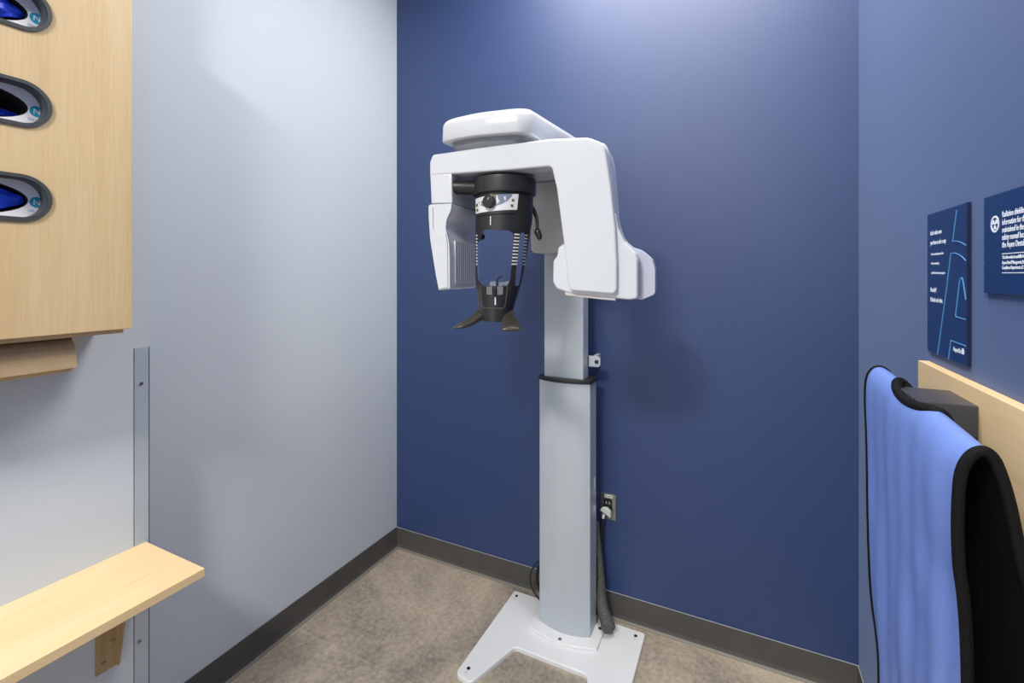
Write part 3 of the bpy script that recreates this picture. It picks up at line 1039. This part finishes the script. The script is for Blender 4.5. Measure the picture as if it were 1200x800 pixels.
sh = empty('wall_shelf', (LW, -1.5, 0.65), 'pale maple laminate shelf on the grey partition below the cabinet', 'shelf')
SZ = 0.670
obj('shelf_board', bbox(LW, LW + 0.267, -2.05, -1.1955, SZ - 0.021, SZ, bv=0.0012, seg=2), M['woody'], sh)
wb = obj('support_bracket', merge([bbox(LW, LW + 0.004, -1.309, -1.261, 0.384, SZ - 0.021),
                                   prism(B(), [(LW, -1.261, 0.384), (LW + 0.012, -1.261, 0.384), (LW + 0.040, -1.261, 0.506), (LW + 0.075, -1.261, SZ - 0.021), (LW, -1.261, SZ - 0.021)], (0, -0.004, 0)),
                                   bbox(LW, LW + 0.07, -1.309, -1.261, SZ - 0.025, SZ - 0.021)]), M['woodx'], sh, smooth=0)
for (y, z) in ((-1.276, 0.452), (-1.293, 0.405)):
    screw('screw', (LW + 0.0038, y, z), (1, 0, 0), 0.0055, wb, M['steel'], M['darksteel'])

CX = 0.275
CY0, CY1, CZ0, CZ1 = -1.831, -1.297, 1.276, 2.24
cab = empty('wall_cabinet', (LW, (CY0 + CY1) / 2, CZ0), 'pale oak wall cabinet with three black-rimmed glove openings', 'cabinet')
t = 0.016
bz0 = CZ0 - 0.011
body = merge([bbox(LW, CX - 0.021, CY1 - 0.009 - t, CY1 - 0.009, bz0, CZ1), bbox(LW, CX - 0.021, CY0 + 0.009, CY0 + 0.009 + t, bz0, CZ1),
              bbox(LW, CX - 0.021, CY0 + 0.009 + t, CY1 - 0.009 - t, bz0, bz0 + t), bbox(LW, CX - 0.021, CY0 + 0.009 + t, CY1 - 0.009 - t, CZ1 - t, CZ1),
              bbox(LW, LW + 0.006, CY0 + 0.009 + t, CY1 - 0.009 - t, bz0 + t, CZ1 - t)])
obj('body', body, M['wood'], cab, smooth=0)
SLOT_Z = (1.563, 1.757, 1.956)
SY1, SY0 = -1.444, -1.700
SR = 0.0485


def stadium(r, zc, n=20):
    ya, yb = SY1 - SR, SY0 + SR
    pts = [(ya + r * math.cos(a), zc + r * math.sin(a)) for a in [-PI / 2 + PI * k / n for k in range(n + 1)]]
    pts += [(yb - r * math.cos(a), zc - r * math.sin(a)) for a in [-PI / 2 + PI * k / n for k in range(n + 1)]]
    return pts


door = obj('door', xprism([(CY1, CZ0), (CY1, CZ1), (CY0, CZ1), (CY0, CZ0)], CX - 0.019, CX, 0.0008, 1), M['wood'], cab)
boolean(door, [xprism(stadium(SR - 0.003, z), CX - 0.06, CX + 0.03) for z in SLOT_Z])


def ring_x(outer, inner, x0, x1):
    bm = B()
    o0 = [bm.verts.new((x0, *p)) for p in outer]; o1 = [bm.verts.new((x1, *p)) for p in outer]
    i0 = [bm.verts.new((x0, *p)) for p in inner]; i1 = [bm.verts.new((x1, *p)) for p in inner]
    n = len(outer)
    for k in range(n):
        j = (k + 1) % n
        bm.faces.new((o0[k], o0[j], o1[j], o1[k])); bm.faces.new((o1[k], o1[j], i1[j], i1[k]))
        bm.faces.new((i1[k], i1[j], i0[j], i0[k])); bm.faces.new((i0[k], i0[j], o0[j], o0[k]))
    return bm


for z in SLOT_Z:
    g = obj('opening_gasket', ring_x(stadium(SR, z), stadium(SR - 0.0075, z), CX - 0.001, CX + 0.0035), M['gasket'], cab)
    obj('gasket_sleeve', ring_x(stadium(SR - 0.0035, z), stadium(SR - 0.009, z), CX - 0.026, CX + 0.0015), M['gasket'], g)

# a carton of gloves behind each opening
GX = CX - 0.029
glabels = ['white carton of blue gloves behind the lowest cabinet opening', 'half-empty white carton of blue gloves behind the middle cabinet opening',
           'white carton of blue gloves behind the uppermost cabinet opening']


def ellipse_pts(yc, zc, a, b, n=36):
    # pointed-oval perforation
    out = []
    for k in range(n):
        th = 2 * PI * k / n
        cx_, sx_ = math.cos(th), math.sin(th)
        out.append((yc + a * math.copysign(abs(cx_) ** 1.0, cx_), zc + b * math.copysign(abs(sx_) ** 1.0, sx_)))
    return out


for i, z in enumerate(SLOT_Z):
    gb = empty('glove_box', (LW + 0.07, -1.572, z - 0.06), glabels[i], 'glove box', 'glove cartons in the cabinet')
    tilt = (0.0, 0.004, 0.006)[i]
    ct = obj('carton', bbox(LW + 0.010, GX, -1.70, -1.436, z - 0.064, z + 0.062, bv=0.001, seg=1), M['carton'], gb)
    pc_ = (-1.578, z - 0.001)
    boolean(ct, [xprism(ellipse_pts(pc_[0], pc_[1], 0.107, 0.037), LW + 0.03, GX + 0.02)])
    obj('carton_shade_back', xprism(ellipse_pts(pc_[0], pc_[1], 0.1065, 0.0365), LW + 0.029, LW + 0.033), M['dark'], gb)  # dark back and wall paint the shade of the carton's hollow
    obj('carton_shade_wall', ring_x(ellipse_pts(pc_[0], pc_[1], 0.1072, 0.0372), ellipse_pts(pc_[0], pc_[1], 0.1056, 0.0356), LW + 0.031, GX - 0.002), M['dark'], gb)
    # crumpled gloves: a creased, bulging sheet inside the opening
    gl = B()
    nu, nv = 46, 26
    low = (0.026, 0.006, 0.022)[i]
    grid = []
    for a in range(nu + 1):
        row = []
        for b in range(nv + 1):
            s = -1 + 2 * a / nu; tt = -1 + 2 * b / nv
            y = pc_[0] + s * 0.104 * math.sqrt(max(0.0, 1 - 0.45 * tt * tt))
            zt = tt * 0.0345 * math.sqrt(max(0.0, 1 - 0.75 * s * s))
            zz = pc_[1] - 0.0345 * math.sqrt(max(0, 1 - 0.75 * s * s)) * 0.98 + (zt + 0.0345 * math.sqrt(max(0, 1 - 0.75 * s * s))) * (0.98 if i != 1 else 0.36)
            nz = noise.noise(Vector((y * 45 + i * 9, zz * 70, i * 3.1))) * 0.011 + abs(noise.noise(Vector((y * 22, zz * 60 + i, 5.0)))) * 0.012
            bul = (1 - s * s) * (1 - tt * tt)
            row.append(gl.verts.new((GX - (0.032 if i == 1 else 0.013) + 0.012 * bul + nz * 0.8, y, zz)))
        grid.append(row)
    for a in range(nu):
        for b in range(nv):
            gl.faces.new((grid[a][b], grid[a + 1][b], grid[a + 1][b + 1], grid[a][b + 1]))
    obj('gloves', gl, M['glove'], gb, smooth=70, wn=False, label='crumpled blue gloves')
    # printed roundel with a letter
    ly, lz = -1.4585, z - 0.003
    lg = obj('roundel', disc(B(), (GX - 0.0006, ly, lz), (1, 0, 0), 0.0115, 0.0011, 28), M['teal'], gb, smooth=0)
    obj('roundel_letter', text_bm('N', 0.0165, (GX + 0.0008, ly - 0.0062, lz - 0.0058), (0, 1, 0), (0, 0, 1)), M['carton'], lg, smooth=0)
    obj('carton_print', bbox(GX, GX + 0.0004, ly - 0.014, ly - 0.004, lz - 0.021, lz - 0.016), M['cartonp'], gb, smooth=0)

rl = empty('paper_towel_roll', (0.205, -1.6, 1.23), 'brown paper towel roll hanging under the oak cabinet', 'paper towel')
RC = (0.206, 1.222)
RY1, RY0 = -1.392, -1.66
obj('roll', prism(B(), [(RC[0] + 0.040 * math.cos(2 * PI * k / 40), RY1, RC[1] + 0.040 * math.sin(2 * PI * k / 40)) for k in range(40)], (0, RY0 - RY1, 0), 0.001, 1), M['kraft'], rl)
fl = []
for (x, z) in ((RC[0] + 0.030, RC[1] + 0.0276), (RC[0] + 0.037, RC[1] + 0.0165), (RC[0] + 0.0412, RC[1]), (RC[0] + 0.0425, RC[1] - 0.012), (RC[0] + 0.0435, RC[1] - 0.026)):
    fl.append((x, z))
prof_f = fl + [(x - 0.0008, z) for x, z in reversed(fl)]
obj('loose_sheet', loft(B(), [[(x, RY1, z) for x, z in prof_f], [(x, RY0, z) for x, z in prof_f]]), M['kraft'], rl, smooth=50)
obj('roll_hanger', bbox(RC[0] - 0.009, RC[0] + 0.009, RY1 + 0.0005, RY1 + 0.0035, RC[1] - 0.012, bz0), M['darksteel'], rl, smooth=0)
obj('roll_hanger', bbox(RC[0] - 0.009, RC[0] + 0.009, RY0 - 0.0035, RY0 - 0.0005, RC[1] - 0.012, bz0), M['darksteel'], rl, smooth=0)

# ------------------------------------------------------------------ right wall: backing board, hook, apron, two signs
bd = obj('backing_board', bbox(1.9345, RW, -1.75, -0.648, 0.88, 1.2255, bv=0.0012, seg=2), M['woody'])
tag(bd, 'long pale maple rail board fixed on the right blue wall', 'board')

hk = empty('apron_hanger', (1.9345, -0.87, 1.175), 'black metal hanger bracket sticking out of the maple board', 'hanger')
obj('arm', prism(B(), [(x, -0.812, z) for x, z in ((1.853, 1.182), (1.9345, 1.146), (1.9345, 1.1985), (1.853, 1.1985))], (0, -0.117, 0), 0.003, 2), M['hook'], hk)
obj('end_lip', bbox(1.853, 1.858, -0.925, -0.816, 1.196, 1.204, bv=0.002, seg=2), M['hook'], hk)

ap = empty('lead_apron', (1.865, -0.91, 0.45), 'periwinkle blue lead apron with black edging draped over the wall hanger', 'apron')
AYF, AYN = -0.690, -1.125
# profile control points (x, z) from front hem over the ridge to back hem
far_p = [(1.858, 0.46), (1.858, 0.60), (1.848, 0.72), (1.845, 0.82), (1.842, 0.97), (1.837, 1.08), (1.836, 1.14), (1.8385, 1.185), (1.848, 1.207), (1.862, 1.2125), (1.875, 1.205), (1.884, 1.185), (1.890, 1.13), (1.900, 1.04), (1.908, 0.93), (1.914, 0.80), (1.918, 0.62), (1.918, 0.48)]
near_p = [(1.856, 0.46), (1.856, 0.60), (1.854, 0.75), (1.853, 0.88), (1.850, 0.99), (1.8455, 1.04), (1.8435, 1.10), (1.8465, 1.150), (1.856, 1.177), (1.870, 1.188), (1.882, 1.181), (1.890, 1.160), (1.899, 1.12), (1.908, 1.06), (1.918, 1.00), (1.922, 0.88), (1.924, 0.66), (1.922, 0.48)]
NS = 9
far_c = catmull([(x, 0, z) for x, z in far_p], NS)
near_c = catmull([(x, 0, z) for x, z in near_p], NS)
NY = 110
RIDGE = 9 * NS          # index of the ridge sample


def drape(i, j, off=0.0):
    """i along the profile, j across; off > 0 moves towards the inside"""
    t = j / NY
    e = t * t * (3 - 2 * t)
    # the hanger carries the middle: its height holds until past the bracket, then sags
    tt = 0.35 * t + 0.65 * t ** 1.6
    a, b = far_c[i], near_c[i]
    p = a.lerp(b, tt)
    i0, i1 = max(i - 1, 0), min(i + 1, len(far_c) - 1)
    tan = (far_c[i1].lerp(near_c[i1], tt) - far_c[i0].lerp(near_c[i0], tt)).normalized()
    nrm = Vector((-tan.z, 0, tan.x))       # points outward
    y = AYF + (AYN - AYF) * t
    d = abs(i - RIDGE) / RIDGE
    fold = 0.0020 * min(1, d * 1.6) * math.sin(y * 42 + 1.2 + 1.1 * math.sin(p.z * 5)) + 0.0012 * min(1, d * 2) * math.sin(y * 90 + p.z * 8)
    fold += 0.004 * noise.noise(Vector((y * 9, p.z * 7, 1.0 if i < RIDGE else 4.0))) * min(1, d * 3 + 0.15)
    if i > RIDGE:
        fold *= 0.4
    return Vector((p.x, y, p.z)) + nrm * (fold - off)


NI = len(far_c) - 1


NYC, NYH = -0.892, 0.092
NC, NH = 7, 17.5        # neck notch: centre and half length along the profile


def in_notch(i, j, grow=1.0):
    y = AYF + (AYN - AYF) * j / NY
    s = (i - (RIDGE + NC)) / (NH * grow)
    q = (y - NYC) / (NYH * grow)
    return s * s + q * q < 1


def sheet(off0, off1):
    bm = B()
    vs = {}
    for i in range(NI + 1):
        for j in range(NY + 1):
            vs[i, j, 0] = bm.verts.new(drape(i, j, off0))
            vs[i, j, 1] = bm.verts.new(drape(i, j, off1))
    inside = lambda i, j: 0 <= i < NI and 0 <= j < NY and not in_notch(i + .5, j + .5)
    for i in range(NI):
        for j in range(NY):
            if not inside(i, j):
                continue
            bm.faces.new((vs[i, j, 0], vs[i, j + 1, 0], vs[i + 1, j + 1, 0], vs[i + 1, j, 0]))
            bm.faces.new((vs[i, j, 1], vs[i + 1, j, 1], vs[i + 1, j + 1, 1], vs[i, j + 1, 1]))
            for (di, dj, a, b) in ((-1, 0, (i, j), (i, j + 1)), (1, 0, (i + 1, j + 1), (i + 1, j)), (0, -1, (i + 1, j), (i, j)), (0, 1, (i, j + 1), (i + 1, j + 1))):
                if not inside(i + di, j + dj):
                    bm.faces.new((vs[(*a, 0)], vs[(*a, 1)], vs[(*b, 1)], vs[(*b, 0)]))
    bmesh.ops.delete(bm, geom=[v for v in bm.verts if not v.link_faces], context='VERTS')
    return bm


obj('vinyl_cover', sheet(0.0, 0.0025), M['peri'], ap, smooth=60, wn=False)
obj('lining', sheet(0.0026, 0.006), M['lining'], ap, smooth=60, wn=False, label='black inner lining')
edge_n = [drape(i, NY, 0.003) for i in range(NI + 1)]
edge_f = [drape(i, 0, 0.003) for i in range(NI + 1)]
obj('edge_binding', tube(B(), edge_n, 0.0068, 10), M['bind'], ap, smooth=60, label='black edge binding')
obj('edge_binding', tube(B(), edge_f, 0.0062, 10), M['bind'], ap, smooth=60, label='black edge binding')
for ii in (0, NI):
    obj('hem_binding', tube(B(), [drape(ii, j, 0.003) for j in range(0, NY + 1, 2)], 0.0062, 10), M['bind'], ap, smooth=60, label='black hem binding')


def drape_f(fi, fj, off):
    i = int(max(0, min(NI - 1, math.floor(fi)))); j = int(max(0, min(NY - 1, math.floor(fj))))
    a, b = fi - i, fj - j
    return (drape(i, j, off) * (1 - a) + drape(i + 1, j, off) * a) * (1 - b) + (drape(i, j + 1, off) * (1 - a) + drape(i + 1, j + 1, off) * a) * b


loop = []
for k in range(60):
    th = 2 * PI * k / 60
    y = NYC + NYH * math.cos(th)
    fi = RIDGE + NC + NH * math.sin(th)
    loop.append(drape_f(fi, (y - AYF) / (AYN - AYF) * NY, 0.003))
obj('neck_binding', tube(B(), loop, 0.0085, 10, closed=True), M['bind'], ap, smooth=60, label='black binding around the neck notch')

# signs on the right wall: reading direction is -Y
TX, TY = Vector((0, -1, 0)), Vector((0, 0, 1))
SX = RW - 0.0055          # front face of the signs


def sign_poly(pts, x_front):
    return prism(B(), [(x_front, y, z) for y, z in pts], (RW - 0.0005 - x_front, 0, 0), 0.0006, 1, False)


s1 = empty('wall_sign', (RW, -0.738, 1.243), 'tall navy sign with blue line drawing above the maple board', 'sign')
def s1pt(x, y):
    return on_plane(x, y, (SX - 0.0005, 0, 0), Vector((1, 0, 0)))


a0, a1, b0, b1 = s1pt(1086.4, 251).y, s1pt(1132.8, 238).y, 1.2475, 1.5295
obj('panel', sign_poly([(a0, b0 + 0.006), (a0 - 0.006, b0), (a1, b0), (a1, b1), (a0, b1)], SX), M['sign'], s1, smooth=0)
obj('clear_edge', bbox(SX - 0.0004, RW - 0.0006, a1 - 0.0012, a1, b0, b1), M['signedge'], s1, smooth=0)


def line_on(pts, r=0.0007):
    return tube(B(), [s1pt(*p) for p in pts], r, 6)


def curve_line(pts, r=0.0007):
    return tube(B(), catmull([s1pt(*p) for p in pts], 6), r, 6)


K = 463 / 55.0
z1 = lambda x, y: (1085 + x / K, 245 + y / K)
z2 = lambda x, y: (1085 + x / K, 340 + y / K)
art = merge([line_on([z1(304, 8), z1(264, 318)]), curve_line([z1(264, 318), z1(310, 316), z1(355, 332), z1(396, 356)]),
             curve_line([z1(246, 436), z1(290, 434), z1(345, 460), z1(394, 508)]), line_on([z1(246, 436), z1(202, 798), z2(115, 630)]),
             curve_line([z2(292, 250), z1(322, 798), z1(335, 700), z1(350, 676), z1(364, 700), z1(380, 798), z2(393, 92)]), line_on([z2(292, 250), z2(300, 262), z2(394, 290)]),
             line_on([z2(222, 682), z2(246, 494), z2(394, 550)])])
obj('line_drawing', art, M['signline'], s1, smooth=0)


def sign_text(parent, rows, xf, m):
    for s, size, y, z, w in rows:
        obj('lettering', text_bm(s, size, (xf - 0.0002, y, z), TX, TY, width=w), m, parent, smooth=0)


sign_text(s1, [("Let's make sure", 0.0125, a0 + 0.640 + -0.658, 1.4855, 0.058), ("you have a safe x-ray:", 0.0125, a0 + 0.640 + -0.658, 1.466, 0.080),
               ("\u2022 Put on the lead apron first", 0.0066, a0 + 0.640 + -0.660, 1.4445, 0.066), ("\u2022 Remove jewelry,", 0.0066, a0 + 0.640 + -0.660, 1.426, 0.044), ("  and tell us if you are pregnant", 0.0066, a0 + 0.640 + -0.660, 1.407, 0.070),
               ("Ready?", 0.0125, a0 + 0.640 + -0.658, 1.371, 0.031), ("Sit back and relax.", 0.0125, a0 + 0.640 + -0.658, 1.351, 0.064),
               ("AspenDental", 0.0118, a0 + 0.640 + -0.772, 1.2665, 0.046)], SX, M['signtext'])
obj('lettering', merge([bbox(SX - 0.0006, SX, -0.829, -0.8265, 1.2665, 1.2765), bbox(SX - 0.0006, SX, -0.833, -0.8305, 1.2665, 1.2765)]), M['signtext'], s1, smooth=0)

s2 = empty('wall_sign', (RW, -1.02, 1.376), 'wide navy radiation notice sign near the right picture edge', 'sign')
c0, c1, d0, d1 = s1pt(1152.5, 300).y, -1.165, s1pt(1152.5, 343).z, s1pt(1152.5, 232).z
obj('panel', sign_poly([(c0, d0), (c1, d0), (c1, d1), (c0, d1)], SX), M['sign'], s2, smooth=0)
for z in (d0 + 0.003, d0 + 0.047):
    obj('standoff', disc(B(), (SX + 0.003, c0 + 0.0005, z), (0, 1, 0), 0.0026, 0.003, 12), M['steel'], s2)


def annulus(c, r0, r1, x):
    n = 40
    return ring_x([(c[0] + r1 * math.cos(2 * PI * k / n), c[1] + r1 * math.sin(2 * PI * k / n)) for k in range(n)],
                  [(c[0] + r0 * math.cos(2 * PI * k / n), c[1] + r0 * math.sin(2 * PI * k / n)) for k in range(n)], x, x + 0.0006)


rc0 = s1pt(1165.6, 262.6)
rad = [annulus((rc0.y, rc0.z), 0.0098, 0.0128, SX - 0.0006)]
for q in (30, 150, 270):
    aa = [(rc0.y + r * math.cos(math.radians(q + dq)), rc0.z + r * math.sin(math.radians(q + dq))) for r, dq in ((0.0022, -30), (0.0080, -30), (0.0082, -15), (0.0083, 0), (0.0082, 15), (0.0080, 30), (0.0022, 30))]
    rad.append(prism(B(), [(SX - 0.0006, *p) for p in aa], (0.0006, 0, 0)))
rad.append(disc(B(), (SX, rc0.y, rc0.z), (-1, 0, 0), 0.0014, 0.0006, 16))
obj('radiation_symbol', merge(rad), M['signtext'], s2, smooth=0)
yl = s1pt(1174, 260).y
rows = []
for s, py in (("Radiation shielding", 254.6), ("information for this", 263.8), ("maintained in the", 272.6), ("safety manual located", 281.3), ("the Aspen Dental", 290.2)):
    rows.append((s, 0.0125, yl, s1pt(1174, py).z, -0.68))
for s, py in (("This information is available from", 303.4), ("Aspen Dental Management, Inc.", 309.6), ("Compliance Department at 2", 315.4)):
    rows.append((s, 0.0072, yl, s1pt(1174, py).z, -0.68))
sign_text(s2, rows, SX, M['signtext'])
for py in (297.4, 319.6):
    zc = s1pt(1174, py).z
    obj('rule_line', bbox(SX - 0.0005, SX, yl, yl - 0.17, zc - 0.0006, zc + 0.0006), M['signtext'], s2, smooth=0)
